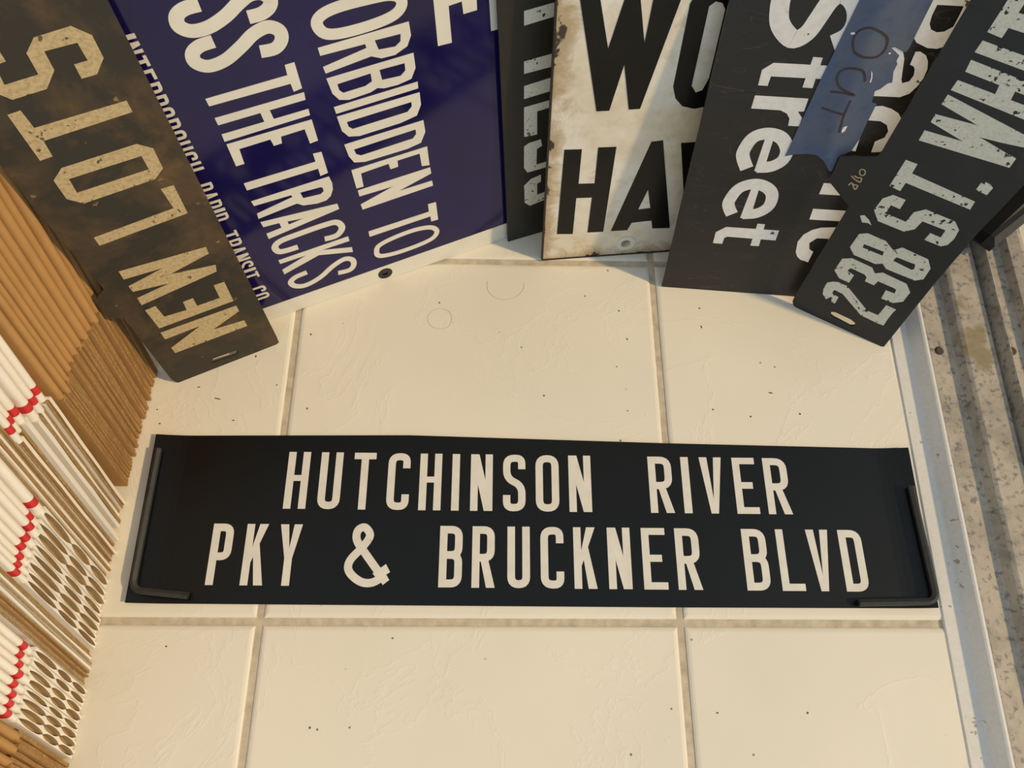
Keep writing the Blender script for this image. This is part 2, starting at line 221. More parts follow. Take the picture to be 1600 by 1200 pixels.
def noise(nt, vec, scale, detail=4, rough=0.55, dist=0.0):
    n = nt.nodes.new('ShaderNodeTexNoise'); n.inputs['Scale'].default_value = scale; n.inputs['Detail'].default_value = detail
    n.inputs['Roughness'].default_value = rough; n.inputs['Distortion'].default_value = dist
    nt.links.new(vec, n.inputs['Vector']); return n.outputs['Fac']
def bump(nt, b, h, strength=0.3, dist=0.001):
    n = nt.nodes.new('ShaderNodeBump'); n.inputs['Strength'].default_value = strength; n.inputs['Distance'].default_value = dist
    nt.links.new(h, n.inputs['Height']); nt.links.new(n.outputs[0], b.inputs['Normal'])

def mat_simple(name, col, rough=0.5, var=0.0, scale=40, metallic=0.0, spec=0.5, kind='pos', bstr=0.0):
    mt, nt, b = newmat(name)
    b.inputs['Roughness'].default_value = rough; b.inputs['Metallic'].default_value = metallic
    b.inputs['Specular IOR Level'].default_value = spec
    vec = geo_pos(nt) if kind == 'pos' else coord(nt)
    n = noise(nt, vec, scale)
    r = ramp(nt, n, [(0.3, tuple(c * (1 - var) for c in col)), (0.7, tuple(min(1, c * (1 + var)) for c in col))])
    nt.links.new(r.outputs[0], b.inputs['Base Color'])
    if bstr: bump(nt, b, n, bstr)
    return mt

def mat_tile():
    mt, nt, b = newmat('glazed_tile')
    v = geo_pos(nt)
    n1 = noise(nt, v, 6, 3, 0.5); n2 = noise(nt, v, 26, 6, 0.6, 1.2); n3 = noise(nt, v, 900, 2, 0.5)
    c1 = ramp(nt, n1, [(0.3, (0.775, 0.735, 0.63)), (0.7, (0.83, 0.785, 0.675))])
    # dirt specks with a shape of their own
    vo = nt.nodes.new('ShaderNodeTexVoronoi'); vo.inputs['Scale'].default_value = 62; nt.links.new(v, vo.inputs['Vector'])
    sp = ramp(nt, vo.outputs['Distance'], [(0.045, 1.0), (0.075, 0.0)])
    gate = ramp(nt, noise(nt, v, 33, 2, 0.5), [(0.53, 0.0), (0.6, 1.0)])
    mu = N(nt, 'ShaderNodeMath', operation='MULTIPLY'); nt.links.new(sp.outputs[0], mu.inputs[0]); nt.links.new(gate.outputs[0], mu.inputs[1])
    c = mixc(nt, mu.outputs[0], c1.outputs[0], (0.16, 0.13, 0.10))
    nt.links.new(c, b.inputs['Base Color'])
    rr = ramp(nt, n2, [(0.3, 0.42), (0.7, 0.6)]); nt.links.new(rr.outputs[0], b.inputs['Roughness'])
    b.inputs['Specular IOR Level'].default_value = 0.35
    # slate-like cleft relief: thin ridges where a warped noise crosses its mean
    rid = ramp(nt, noise(nt, v, 7.5, 5, 0.62, 0.8), [(0.455, 0.0), (0.485, 0.35), (0.50, 1.0), (0.505, 0.2), (0.56, 0.0)])
    ad = N(nt, 'ShaderNodeMath', operation='MULTIPLY_ADD'); ad.inputs[1].default_value = 0.35
    nt.links.new(n2, ad.inputs[0]); nt.links.new(rid.outputs[0], ad.inputs[2])
    bump(nt, b, ad.outputs[0], 0.17, 0.0010)
    return mt

def mat_rusty(name, base, rust, amount, rough=0.5, scratch=0.0, sheen=0.5):
    mt, nt, b = newmat(name)
    v = coord(nt)
    n1 = noise(nt, v, 16, 6, 0.65, 0.4); n2 = noise(nt, v, 70, 5, 0.6); n3 = noise(nt, v, 260, 3, 0.5)
    lo = 0.62 - amount * 0.25
    f = ramp(nt, n1, [(lo, 0.0), (lo + 0.22, 1.0)])
    mx = N(nt, 'ShaderNodeMath', operation='MULTIPLY'); nt.links.new(f.outputs[0], mx.inputs[0]); nt.links.new(n2, mx.inputs[1])
    c = mixc(nt, mx.outputs[0], base, rust)
    f2 = ramp(nt, n2, [(0.66, 0.0), (0.74, 1.0)])
    c = mixc(nt, f2.outputs[0], c, tuple(min(1, x * 2.2 + 0.012) for x in rust)) if amount > 0.3 else c
    if scratch:
        vo = nt.nodes.new('ShaderNodeTexNoise'); vo.inputs['Scale'].default_value = 9; vo.inputs['Detail'].default_value = 2; vo.inputs['Distortion'].default_value = 2.5
        nt.links.new(coord(nt, 'Object', (1, 3.5, 1)), vo.inputs['Vector'])
        fs = ramp(nt, vo.outputs['Fac'], [(0.495, 0.0), (0.5, scratch), (0.505, 0.0)])
        c = mixc(nt, fs.outputs[0], c, (0.17, 0.13, 0.10))
    nt.links.new(c, b.inputs['Base Color'])
    r = ramp(nt, n1, [(0.3, rough - 0.08), (0.7, min(1, rough + 0.15))]); nt.links.new(r.outputs[0], b.inputs['Roughness'])
    b.inputs['Specular IOR Level'].default_value = sheen
    bump(nt, b, n3, 0.25, 0.0004)
    return mt

def mat_worn(name, paint, under, chip, rough=0.5, scale=90, grime=(0.5, 0.42, 0.3), g=0.35):
    """old paint: chips show the plate below, mottled grime"""
    mt, nt, b = newmat(name)
    v = coord(nt)
    n1 = noise(nt, v, scale, 4, 0.6); n2 = noise(nt, v, 22, 4, 0.6); n3 = noise(nt, v, scale * 2.4, 3, 0.6)
    gr = ramp(nt, n3, [(0.42, 0.0), (0.75, g)])
    c = mixc(nt, gr.outputs[0], paint, tuple(p * q for p, q in zip(paint, grime)))
    s = N(nt, 'ShaderNodeMath', operation='MULTIPLY_ADD'); s.inputs[1].default_value = 0.45
    nt.links.new(n2, s.inputs[0]); nt.links.new(n1, s.inputs[2])
    th = 1.02 - chip
    f = ramp(nt, s.outputs[0], [(min(0.99, th), 0.0), (min(1.0, th + 0.015), 1.0)])
    c = mixc(nt, f.outputs[0], c, under)
    nt.links.new(c, b.inputs['Base Color']); b.inputs['Roughness'].default_value = rough
    return mt

def mat_edge(name, light, dark, zs=60, ys=420):
    """cut corrugated-board edge: fibrous streaks running along the sheet, relief by bump"""
    mt, nt, b = newmat(name)
    v = coord(nt, 'Object', (1, 1, 1))
    n1 = noise(nt, coord(nt, 'Object', (0.2, 6.0, 1.0)), zs, 4, 0.6); n2 = noise(nt, v, ys, 3, 0.6); n3 = noise(nt, coord(nt, 'Object', (0.2, 2.0, 1.0)), 210, 2, 0.5)
    c = ramp(nt, n1, [(0.3, dark), (0.65, light)])
    c2 = mixc(nt, ramp(nt, n2, [(0.5, 0.0), (0.75, 0.7)]).outputs[0], c.outputs[0], tuple(min(1, q * 1.5) for q in light))
    nt.links.new(c2, b.inputs['Base Color']); b.inputs['Roughness'].default_value = 0.9; b.inputs['Specular IOR Level'].default_value = 0.1
    bump(nt, b, n3, 0.7, 0.001)
    return mt

def mat_white_enamel():
    mt, nt, b = newmat('old_white_enamel')
    v = coord(nt)
    n1 = noise(nt, v, 11, 5, 0.6); n2 = noise(nt, v, 60, 5, 0.65); n3 = noise(nt, v, 34, 4, 0.7, 0.5)
    c = ramp(nt, n1, [(0.3, (0.66, 0.55, 0.36)), (0.52, (0.80, 0.76, 0.66)), (0.75, (0.86, 0.84, 0.78))])
    c2 = mixc(nt, ramp(nt, n2, [(0.5, 0.0), (0.8, 0.55)]).outputs[0], c.outputs[0], (0.48, 0.37, 0.22))
    # rust concentrated on the bottom and left margins (object coordinates in the plate's plane)
    tc = nt.nodes.new('ShaderNodeTexCoord'); sx = nt.nodes.new('ShaderNodeSeparateXYZ'); nt.links.new(tc.outputs['Object'], sx.inputs[0])
    mn = N(nt, 'ShaderNodeMath', operation='MINIMUM'); nt.links.new(sx.outputs[0], mn.inputs[0]); nt.links.new(sx.outputs[1], mn.inputs[1])
    mg = nt.nodes.new('ShaderNodeMapRange'); mg.inputs[1].default_value = 0.0; mg.inputs[2].default_value = 0.022; mg.inputs[3].default_value = 0.34; mg.inputs[4].default_value = 0.0
    nt.links.new(mn.outputs[0], mg.inputs[0])
    ad = N(nt, 'ShaderNodeMath', operation='ADD'); nt.links.new(n3, ad.inputs[0]); nt.links.new(mg.outputs[0], ad.inputs[1])
    c3 = mixc(nt, ramp(nt, ad.outputs[0], [(0.6, 0.0), (0.8, 0.75)]).outputs[0], c2, (0.40, 0.27, 0.12))
    c4 = mixc(nt, ramp(nt, ad.outputs[0], [(0.86, 0.0), (0.89, 1.0)]).outputs[0], c3, (0.05, 0.035, 0.025))
    nt.links.new(c4, b.inputs['Base Color']); b.inputs['Roughness'].default_value = 0.28
    return mt

def mat_tape():
    mt, nt, b = newmat('blue_tape')
    v = coord(nt); n1 = noise(nt, v, 13, 4, 0.55); n2 = noise(nt, v, 110, 4, 0.6)
    c = ramp(nt, n1, [(0.35, (0.035, 0.085, 0.22)), (0.52, (0.075, 0.105, 0.175)), (0.7, (0.115, 0.13, 0.165))])
    c2 = mixc(nt, ramp(nt, n2, [(0.5, 0.0), (0.85, 0.5)]).outputs[0], c.outputs[0], (0.03, 0.05, 0.11))
    nt.links.new(c2, b.inputs['Base Color']); b.inputs['Roughness'].default_value = 0.4
    bump(nt, b, n2, 0.1, 0.0004)
    return mt

def mat_speckled_metal(name, col):
    mt, nt, b = newmat(name)
    v = geo_pos(nt); n1 = noise(nt, v, 30, 5, 0.65); n2 = noise(nt, v, 190, 4, 0.6); n3 = noise(nt, v, 14, 4, 0.6)
    c = ramp(nt, n1, [(0.3, tuple(q * 0.6 for q in col)), (0.55, col), (0.75, tuple(min(1, q * 1.15) for q in col))])
    c2 = mixc(nt, ramp(nt, n2, [(0.53, 0.0), (0.66, 0.85)]).outputs[0], c.outputs[0], (0.16, 0.15, 0.14))
    c3 = mixc(nt, ramp(nt, n3, [(0.64, 0.0), (0.7, 0.8)]).outputs[0], c2, (0.26, 0.20, 0.10))
    nt.links.new(c3, b.inputs['Base Color']); b.inputs['Roughness'].default_value = 0.5; b.inputs['Metallic'].default_value = 0.0
    bump(nt, b, n2, 0.25, 0.0005)
    return mt

M = {}
M['tile'] = mat_tile()
M['grout'] = mat_simple('sanded_grout', (0.56, 0.49, 0.38), 0.9, 0.18, 120, spec=0.1, bstr=0.4)
M['wall'] = mat_simple('painted_wall', (0.62, 0.60, 0.56), 0.8, 0.04, 4)
M['outside'] = mat_simple('outside_concrete', (0.70, 0.64, 0.54), 0.9, 0.08, 30)
M['rusty'] = mat_rusty('rusty_black_plate', (0.028, 0.023, 0.015), (0.19, 0.11, 0.04), 0.66, 0.52)
M['black_plate'] = mat_rusty('black_painted_plate', (0.010, 0.012, 0.013), (0.075, 0.05, 0.035), 0.22, 0.42)
M['black_pac'] = mat_rusty('scuffed_black_enamel', (0.013, 0.012, 0.011), (0.06, 0.04, 0.025), 0.28, 0.36, 0.22)
M['black_behind'] = mat_rusty('dull_black_plate', (0.016, 0.0145, 0.010), (0.07, 0.05, 0.02), 0.3, 0.5)
M['navy'] = mat_simple('navy_enamel', (0.009, 0.006, 0.068), 0.10, 0.25, 14, kind='obj', spec=0.42)
M['enamel_letter'] = mat_simple('white_enamel_letter', (0.74, 0.72, 0.64), 0.2, 0.05, 30, kind='obj')
M['tan_paint'] = mat_worn('aged_tan_paint', (0.53, 0.42, 0.235), (0.11, 0.08, 0.045), 0.14, 0.55, 170, g=0.65)
M['cream_paint'] = mat_worn('chipped_cream_paint', (0.76, 0.75, 0.64), (0.018, 0.02, 0.02), 0.165, 0.5, 210, g=0.35)
M['white_print'] = mat_worn('white_letter_enamel', (0.78, 0.78, 0.77), (0.09, 0.07, 0.055), 0.095, 0.35, 70, g=0.22)
M['white_enamel'] = mat_white_enamel()
M['black_enamel'] = mat_simple('black_enamel', (0.007, 0.007, 0.0065), 0.34, 0.3, 40, kind='obj', spec=0.28)
M['dark_hole'] = mat_simple('dark_rusted_steel', (0.03, 0.022, 0.016), 0.7, 0.4, 300, kind='obj')
M['tape'] = mat_tape()
M['ink'] = mat_simple('brown_marker', (0.045, 0.028, 0.03), 0.5, 0.3, 80)
M['vinyl'] = mat_simple('black_vinyl', (0.0022, 0.0026, 0.0027), 0.33, 0.2, 60, spec=0.36)
M['vinyl_letter'] = mat_simple('white_vinyl_print', (0.74, 0.72, 0.66), 0.5, 0.05, 90)
M['key'] = mat_simple('black_oxide_steel', (0.045, 0.045, 0.042), 0.38, 0.15, 200, metallic=0.3)
M['kraft'] = mat_simple('kraft_board', (0.43, 0.245, 0.095), 0.85, 0.10, 26, spec=0.15, kind='obj', bstr=0.1)
M['kraft_edge'] = mat_edge('kraft_cut_edge', (0.36, 0.215, 0.09), (0.24, 0.14, 0.055))
M['tan_edge'] = mat_edge('tan_cut_edge', (0.35, 0.245, 0.13), (0.24, 0.165, 0.085))
M['white_board'] = mat_simple('white_board', (0.80, 0.77, 0.715), 0.6, 0.03, 30, spec=0.3, kind='obj')
M['lens'] = mat_simple('inner_kraft', (0.40, 0.29, 0.16), 0.9, 0.15, 60, spec=0.1, kind='obj')
M['red'] = mat_simple('red_print', (0.58, 0.025, 0.03), 0.5, 0.08, 60)
M['strip_paint'] = mat_worn('white_trim_paint', (0.78, 0.76, 0.72), (0.40, 0.36, 0.31), 0.118, 0.5, 120, g=0.15)
M['track'] = mat_speckled_metal('weathered_track', (0.46, 0.41, 0.34))
M['screw'] = mat_simple('rusty_screw', (0.06, 0.045, 0.03), 0.7, 0.3, 400)
M['hair'] = mat_simple('brown_hair', (0.52, 0.45, 0.36), 0.6, 0.1, 50)
M['fleck'] = mat_simple('white_paint_fleck', (0.75, 0.76, 0.78), 0.5, 0.05, 50)
M['panel'] = mat_simple('black_panel_paint', (0.004, 0.005, 0.006), 0.4, 0.2, 20, spec=0.3)
M['rubber'] = mat_simple('grey_black_rubber', (0.02, 0.023, 0.027), 0.5, 0.25, 60)

# ------------------------------------------------------------------ the setting
T = 0.33; G = 0.0062
v, f = box_vf(-0.80, 0.62, -0.70, 0.60, -0.03, -0.0017)
floor = tag(obj('floor', mesh('floor', v, f), M['grout']), 'grouted bed of the cream tiled floor', kind='structure')

def tile_mesh(w, h):
    b = 0.0035; hz = 0.0011
    v, f = [], []
    for (ins, z) in ((0, -0.006), (0, -hz), (b * 0.45, -0.00035), (b, 0.0)):
        v += [(ins, ins, z), (w - ins, ins, z), (w - ins, h - ins, z), (ins, h - ins, z)]
    for k in range(3):
        for i in range(4):
            j = (i + 1) % 4; f.append((k * 4 + i, k * 4 + j, k * 4 + 4 + j, k * 4 + 4 + i))
    f.append((12, 13, 14, 15)); f.append((3, 2, 1, 0))
    return mesh('tile', v, f)
full = tile_mesh(T - G, T - G); cut = tile_mesh(0.5475 - T - G / 2, T - G)
for j in range(-2, 2):
    hh = T - G
    for i in range(-2, 2):
        t = obj('tile', full if i < 1 else cut, M['tile'], floor)
        t.location = (i * T + G / 2, j * T + G / 2, 0)
v, f = box_vf(-0.80, 0.75, 0.56, 0.66, -0.03, 2.2)
tag(obj('wall_back', mesh('wall_back', v, f), M['wall']), 'plain off-white wall behind the leaning signs', kind='structure')
v, f = box_vf(-0.90, -0.80, -0.70, 0.66, -0.03, 2.2)  # out-of-view room wall, added to block part of the sky fill
tag(obj('wall_left', mesh('wall_left', v, f), M['wall']), 'unseen off-white wall behind the cartons, added to block sky light', kind='structure')
v, f = box_vf(0.655, 2.4, -1.4, 1.2, -0.05, 0.012)
tag(obj('floor_outside', mesh('floor_outside', v, f), M['outside']), 'pale concrete ground outside the door sill', kind='structure')

# door sill: painted wooden strip, then the stepped metal track. Profiles run along Y with a slight skew.
SK = 0.0105 / 0.354
def along(x, y): return x + SK * (y - 0.10)
def extrude_profile(pts, y0, y1, closed=True):
    n = len(pts)
    v = [(along(x, y0), y0, z) for x, z in pts] + [(along(x, y1), y1, z) for x, z in pts]
    f = [(i, (i + 1) % n, n + (i + 1) % n, n + i) for i in range(n)]
    return v, f + [tuple(range(n)), tuple(range(2 * n - 1, n - 1, -1))]
v, f = extrude_profile([(0.5425, -0.012), (0.5425, 0.0006), (0.5432, 0.0012), (0.5566, 0.0026), (0.5580, 0.0036), (0.5648, 0.0125), (0.5662, 0.0132), (0.5682, 0.0132), (0.5682, -0.012)], -0.70, 0.555)
strip = tag(obj('trim_1', mesh('trim', v, f), M['strip_paint']), 'white painted wooden threshold strip along the tile edge', kind='structure')
def patch(name, pts, z, th, mt, parent):
    c = solid2d_faces([('p', pts, [])])
    return obj(name, lift(c, z, z + th), mt, parent)

track = empty('door_track', loc=(0.60, 0.0, 0.0))
tag(track, 'weathered metal door track with ledges and screws beside the white strip', 'door track')
def track_part(name, pts, mt):
    v, f = extrude_profile(pts, -0.70, 0.555)
    o = obj(name, mesh(name, [(a - 0.60, b, c) for a, b, c in v], f), mt, track); return o
track_part('inner_ledge', [(0.5678, -0.01), (0.5678, 0.0122), (0.5688, 0.0130), (0.5885, 0.0130), (0.5900, 0.0136), (0.5938, 0.0208), (0.5955, 0.0218), (0.5955, -0.01)], M['track'])
track_part('outer_ledge', [(0.5951, -0.01), (0.5951, 0.0214), (0.5970, 0.0222), (0.6215, 0.0218), (0.6232, 0.0206), (0.6236, -0.01)], M['track'])
track_part('rail', [(0.6234, -0.01), (0.6234, 0.0165), (0.6255, 0.0165), (0.6285, 0.0300), (0.6295, 0.0308), (0.6306, 0.0300), (0.6316, 0.0195), (0.6316, -0.01)], M['track'])
track_part('screw_channel', [(0.6314, -0.01), (0.6314, 0.0195), (0.6520, 0.0195), (0.6520, -0.01)], M['track'])
track_part('outer_sill', [(0.6518, -0.01), (0.6518, 0.0195), (0.6540, 0.0275), (0.6650, 0.0290), (0.6690, 0.0275), (0.6695, -0.01)], M['track'])
def screw(x, y, z, r):
    v, f = [], []
    n = 14
    for rr, zz in ((r, 0.0), (r, 0.0008), (r * 0.7, 0.0016)):
        v += [(rr * math.cos(2 * math.pi * i / n), rr * math.sin(2 * math.pi * i / n), zz) for i in range(n)]
    for k in range(2):
        f += [(k * n + i, k * n + (i + 1) % n, k * n + n + (i + 1) % n, k * n + n + i) for i in range(n)]
    f += [tuple(range(2 * n, 3 * n)), tuple(range(n - 1, -1, -1))]
    o = obj('screw', mesh('screw', v, f), M['screw'], track); o.location = (x - 0.60, y, z)
screw(0.5808, 0.2340, 0.0127, 0.0040); screw(0.6420, 0.2315, 0.0193, 0.0042); screw(0.6405, 0.318, 0.0193, 0.003); screw(0.5760, -0.16, 0.0127, 0.0040)

# black panel standing across the track, with a rubber-edged bottom rail
ax = Vector((0.6804 - 0.6371, 0.3587 - 0.3254, 0)).normalized(); ay = Vector((-ax.y, ax.x, 0))
pm = Matrix((ax, ay, Vector((0, 0, 1)))).transposed().to_4x4(); pm.translation = (0.6365, 0.3262, 0.0300)
panel = tag(empty('door_panel', pm), 'black door panel with grey rubber bottom rail standing across the metal track', 'door panel')
v, f = box_vf(0.0, 0.26, 0.010, 0.022, 0.004, 0.62); obj('panel', mesh('panel', v, f), M['panel'], panel)
v = [(0, 0, 0.004), (0, 0.026, 0.0), (0, 0.026, 0.016), (0, 0.006, 0.020), (0, 0.0, 0.012)]
n = len(v); v2 = v + [(0.26, b, c) for a, b, c in v]
obj('bottom_rail', mesh('bottom_rail', v2, [(i, (i + 1) % n, n + (i + 1) % n, n + i) for i in range(n)] + [tuple(range(n)), tuple(range(2 * n - 1, n - 1, -1))]), M['rubber'], panel)

# ------------------------------------------------------------------ 2D shapes: polygons with holes, strokes
def catmull(p, closed, k=5):
    n = len(p); out = []
    rng = range(n) if closed else range(n - 1)
    for i in rng:
        if closed: a, b, c, d = p[i - 1], p[i], p[(i + 1) % n], p[(i + 2) % n]
        else: a, b, c, d = p[max(0, i - 1)], p[i], p[i + 1], p[min(n - 1, i + 2)]
        for j in range(k):
            t = j / k
            out.append(tuple(0.5 * (2 * b[q] + (c[q] - a[q]) * t + (2 * a[q] - 5 * b[q] + 4 * c[q] - d[q]) * t * t + (3 * b[q] - a[q] - 3 * c[q] + d[q]) * t ** 3) for q in (0, 1)))
    if not closed: out.append(tuple(p[-1]))
    return out
def strip_faces(p, w, closed):
    n = len(p); L, R = [], []
    for i in range(n):
        if closed: a, c = p[i - 1], p[(i + 1) % n]
        else: a, c = p[max(0, i - 1)], p[min(n - 1, i + 1)]
        b = p[i]
        d1 = Vector((b[0] - a[0], b[1] - a[1])); d2 = Vector((c[0] - b[0], c[1] - b[1]))
        if d1.length < 1e-9: d1 = d2
        if d2.length < 1e-9: d2 = d1
        d1.normalize(); d2.normalize()
        t = d1 + d2
        t = t.normalized() if t.length > 1e-6 else d1
        nx = Vector((-t.y, t.x)); s = 1.0 / max(0.45, nx.dot(Vector((-d1.y, d1.x))))
        L.append((b[0] + nx.x * w / 2 * s, b[1] + nx.y * w / 2 * s)); R.append((b[0] - nx.x * w / 2 * s, b[1] - nx.y * w / 2 * s))
    v = L + R
    f = [(i, (i + 1) % n, n + (i + 1) % n, n + i) for i in range(n if closed else n - 1)]
    return v, f
def solid2d_faces(prims):
    """list of (verts2d, faces) in metres"""
    out = []
    for pr in prims:
        if pr[0] == 'p':
            rings = [pr[1]] + list(pr[2])
            flat = [q for r in rings for q in r]
            tris = tessellate_polygon([[Vector((a, b, 0)) for a, b in r] for r in rings])
            out.append(([(a / 1000, b / 1000) for a, b in flat], [tuple(t) for t in tris], rings))
        else:
            pts = pr[2]
            if len(pr) < 5: pts = catmull(pts, pr[3])
            vv, ff = strip_faces(pts, pr[1], pr[3])
            out.append(([(a / 1000, b / 1000) for a, b in vv], ff, None))
    return out
def lift(shapes, z0, z1, bottom=False, fn=None):
    V, F = [], []
    for si, (v2, ff, _) in enumerate(shapes):
        base = len(V); n = len(v2); zz = z1 + si * 0.000012
        V += [(a, b, zz) for a, b in v2] + [(a, b, z0) for a, b in v2]
        cnt = {}
        for q in ff:
            for i in range(len(q)):
                e = (q[i], q[(i + 1) % len(q)]); k = (min(e), max(e)); cnt.setdefault(k, []).append(e)
        for q in ff:
            F.append(tuple(base + i for i in q))
            if bottom: F.append(tuple(base + n + i for i in reversed(q)))
        for k, es in cnt.items():
            if len(es) == 1:
                a, b = es[0]; F.append((base + b, base + a, base + n + a, base + n + b))
    if fn: V = [fn(*p) for p in V]
    return mesh('shape', V, F)

# --- condensed gothic letters drawn in a box W x H with stroke s (any unit)
def rnd(pts, rad, closed=False, k=5):
    out = []; n = len(pts)
    for i in range(n):
        p = Vector(pts[i])
        if not closed and i in (0, n - 1): out.append(tuple(p)); continue
        a = Vector(pts[i - 1]); c = Vector(pts[(i + 1) % n])
        u = a - p; w = c - p; r = min(rad, u.length * 0.49, w.length * 0.49)
        u.normalize(); w.normalize()
        p0 = p + u * r; p1 = p + w * r
        for j in range(k + 1):
            t = j / k; out.append(tuple(p0 * (1 - t) ** 2 + p * 2 * t * (1 - t) + p1 * t * t))
    return out
def glyph(ch, W, H, s, sh=None):
    a = s / 2; sh = sh or s * 0.92; b = sh / 2; rc = min(W, H) * 0.42
    rect = lambda x0, y0, x1, y1: ('p', [(x0, y0), (x1, y0), (x1, y1), (x0, y1)], [])
    P = lambda *p: ('p', list(p), [])
    S = lambda pts, cl=False: ('s', s, rnd(pts, rc, cl), cl, 'raw')
    if ch == 'I': return [rect(0, 0, W, H)]
    if ch == 'H': return [rect(0, 0, s, H), rect(W - s, 0, W, H), rect(s, H * 0.5 - b * 0.3, W - s, H * 0.5 + b * 1.5)]
    if ch == 'T': return [rect(0, H - sh, W, H), rect(W / 2 - a, 0, W / 2 + a, H - sh)]
    if ch == 'L': return [rect(0, 0, s, H), rect(s, 0, W, sh)]
    if ch == 'E': return [rect(0, 0, s, H), rect(s, 0, W, sh), rect(s, H - sh, W, H), rect(s, H * 0.5 - b, W * 0.82, H * 0.5 + b)]
    if ch == 'U': return [S([(a, H), (a, a), (W - a, a), (W - a, H)])]
    if ch == 'C': return [S([(W - a, H * 0.73), (W - a, H - a), (a, H - a), (a, a), (W - a, a), (W - a, H * 0.27)])]
    if ch == 'G': return [S([(W - a, H * 0.73), (W - a, H - a), (a, H - a), (a, a), (W - a, a), (W - a, H * 0.45)]), rect(W * 0.5, H * 0.38, W, H * 0.38 + sh)]
    if ch == 'O': return [S([(a, H - a), (a, a), (W - a, a), (W - a, H - a)], True)]
    if ch == 'S': return [S([(W - a, H * 0.74), (W - a, H - a), (a, H - a), (a, H * 0.57), (W - a, H * 0.45), (W - a, a), (a, a), (a, H * 0.28)])]
    if ch == 'N': return [rect(0, 0, s, H), rect(W - s, 0, W, H), P((s * 0.55, H), (s * 1.0, H), (W - s * 0.55, 0), (W - s * 1.0, 0)), P((0, H), (s * 1.15, H), (W, 0), (W - s * 1.15, 0))]
    if ch == 'V': return [P((0, H), (s * 1.08, H), (W / 2, H * 0.24), (W - s * 1.08, H), (W, H), (W / 2 + a, 0), (W / 2 - a, 0))]
    if ch == 'Y': return [P((0, H), (s * 1.08, H), (W / 2, H * 0.60), (W - s * 1.08, H), (W, H), (W / 2 + a, H * 0.44), (W / 2 + a, 0), (W / 2 - a, 0), (W / 2 - a, H * 0.44))]
    if ch == 'A': return [P((0, 0), (s, 0), (W / 2, H * 0.8), (W - s, 0), (W, 0), (W / 2 + a, H), (W / 2 - a, H)), rect(W * 0.28, H * 0.22, W * 0.72, H * 0.22 + sh)]
    if ch == 'K': return [rect(0, 0, s, H), P((W - s * 1.15, H), (W, H), (s * 0.9, H * 0.33), (s * 0.9, H * 0.56)), P((W * 0.40, H * 0.60), (W * 0.40 + s * 0.75, H * 0.68), (W + s * 0.08, 0), (W - s * 1.08, 0))]
    if ch == 'D': return [rect(0, 0, s, H), S([(a, H - a), (W - a, H - a), (W - a, a), (a, a)])]
    if ch == 'P': return [rect(0, 0, s, H), S([(a, H - a), (W - a, H - a), (W - a, H * 0.46), (a, H * 0.46)])]
    if ch == 'R': return [rect(0, 0, s, H), S([(a, H - a), (W - a, H - a), (W - a, H * 0.48), (a, H * 0.48)]), P((W * 0.36, H * 0.48), (W * 0.36 + s * 1.0, H * 0.48), (W + s * 0.05, 0), (W - s * 1.08, 0))]
    if ch == 'B': return [rect(0, 0, s, H), S([(a, H - a), (W - a, H - a), (W - a, H * 0.52), (a, H * 0.52)]), S([(a, H * 0.52), (W - a, H * 0.52), (W - a, a), (a, a)])]
    return []
def xf(prims, fn):
    out = []
    for p in prims:
        if p[0] == 'p': out.append(('p', [fn(*q) for q in p[1]], [[fn(*q) for q in h] for h in p[2]]))
        else: out.append(('s', p[1], [fn(*q) for q in p[2]], p[3], 'raw'))
    return out

# ------------------------------------------------------------------ the leaning signs
def sign_root(key, name, th):
    o, x, u, n = [Vector(q) for q in DATA[key]['frame']]
    mm = Matrix((x, u, n)).transposed().to_4x4(); mm.translation = o + Vector((0, 0, th * n.z))
    return empty(name, mm)
def circle(c, r, n=20): return [(c[0] + r * math.cos(2 * math.pi * i / n), c[1] + r * math.sin(2 * math.pi * i / n)) for i in range(n)]
def plate(root, outline, holes, th, mt, name='plate'):
    o = obj(name, lift(solid2d_faces([('p', outline, holes)]), -th, 0.0, True), mt, root)
    return o
def letters(root, key, mt, h=0.00035):
    for ch, prims in DATA[key]['letters']:
        obj('letter', lift(solid2d_faces(prims), -0.0002, h), mt, root)

# rusty black destination plate, reads upwards
r = tag(sign_root('new', 'destination_plate', 0.002), 'rusty dark metal plate with tan stencilled letters NEW LOTS leaning by the cartons', 'metal sign')
plate(r, DATA['new']['outline'], [DATA['new']['slot']], 0.002, M['rusty']); letters(r, 'new', M['tan_paint'])

# navy enamel notice, reads downwards
r = tag(sign_root('blue', 'enamel_notice', 0.003), 'navy blue enamel notice with white lettering and white bottom border', 'enamel sign')
D = DATA['blue']
plate(r, D['outline'], [circle(D['hole'], 3.0)], 0.003, M['navy'])
bo = [(-14, 0), (290, 0), (290, D['border'][1][1] + 1.1), (-14, D['border'][0][1] - 0.25)]
obj('border', lift(solid2d_faces([('p', bo, [circle(D['hole'], 3.0)])]), -0.0002, 0.0003), M['enamel_letter'], r)
obj('rust_ring', lift(solid2d_faces([('p', circle(D['hole'], 6.8), [circle(D['hole'], 2.9)])]), -0.0002, 0.0006), M['dark_hole'], r)
letters(r, 'blue', M['enamel_letter'])
CAP = 17.0
for word, ((u0, v0), (u1, v1)) in D['words']:
    ws = [0.42 if c == 'I' else 1.0 for c in word]; gap = 0.30
    tot = sum(ws) + gap * (len(ws) - 1); L = v0 - v1; unit = L / tot; pos = 0.0
    for c, w in zip(word, ws):
        W = w * unit; st = unit * 0.30
        g = glyph(c, W, CAP, st)
        cc = pos
        fn = lambda x, y, cc=cc: (11.5 - CAP + y, v0 - cc - x)
        obj('letter', lift(solid2d_faces(xf(g, fn)), -0.0002, 0.00035), M['enamel_letter'], r)
        pos += W + gap * unit

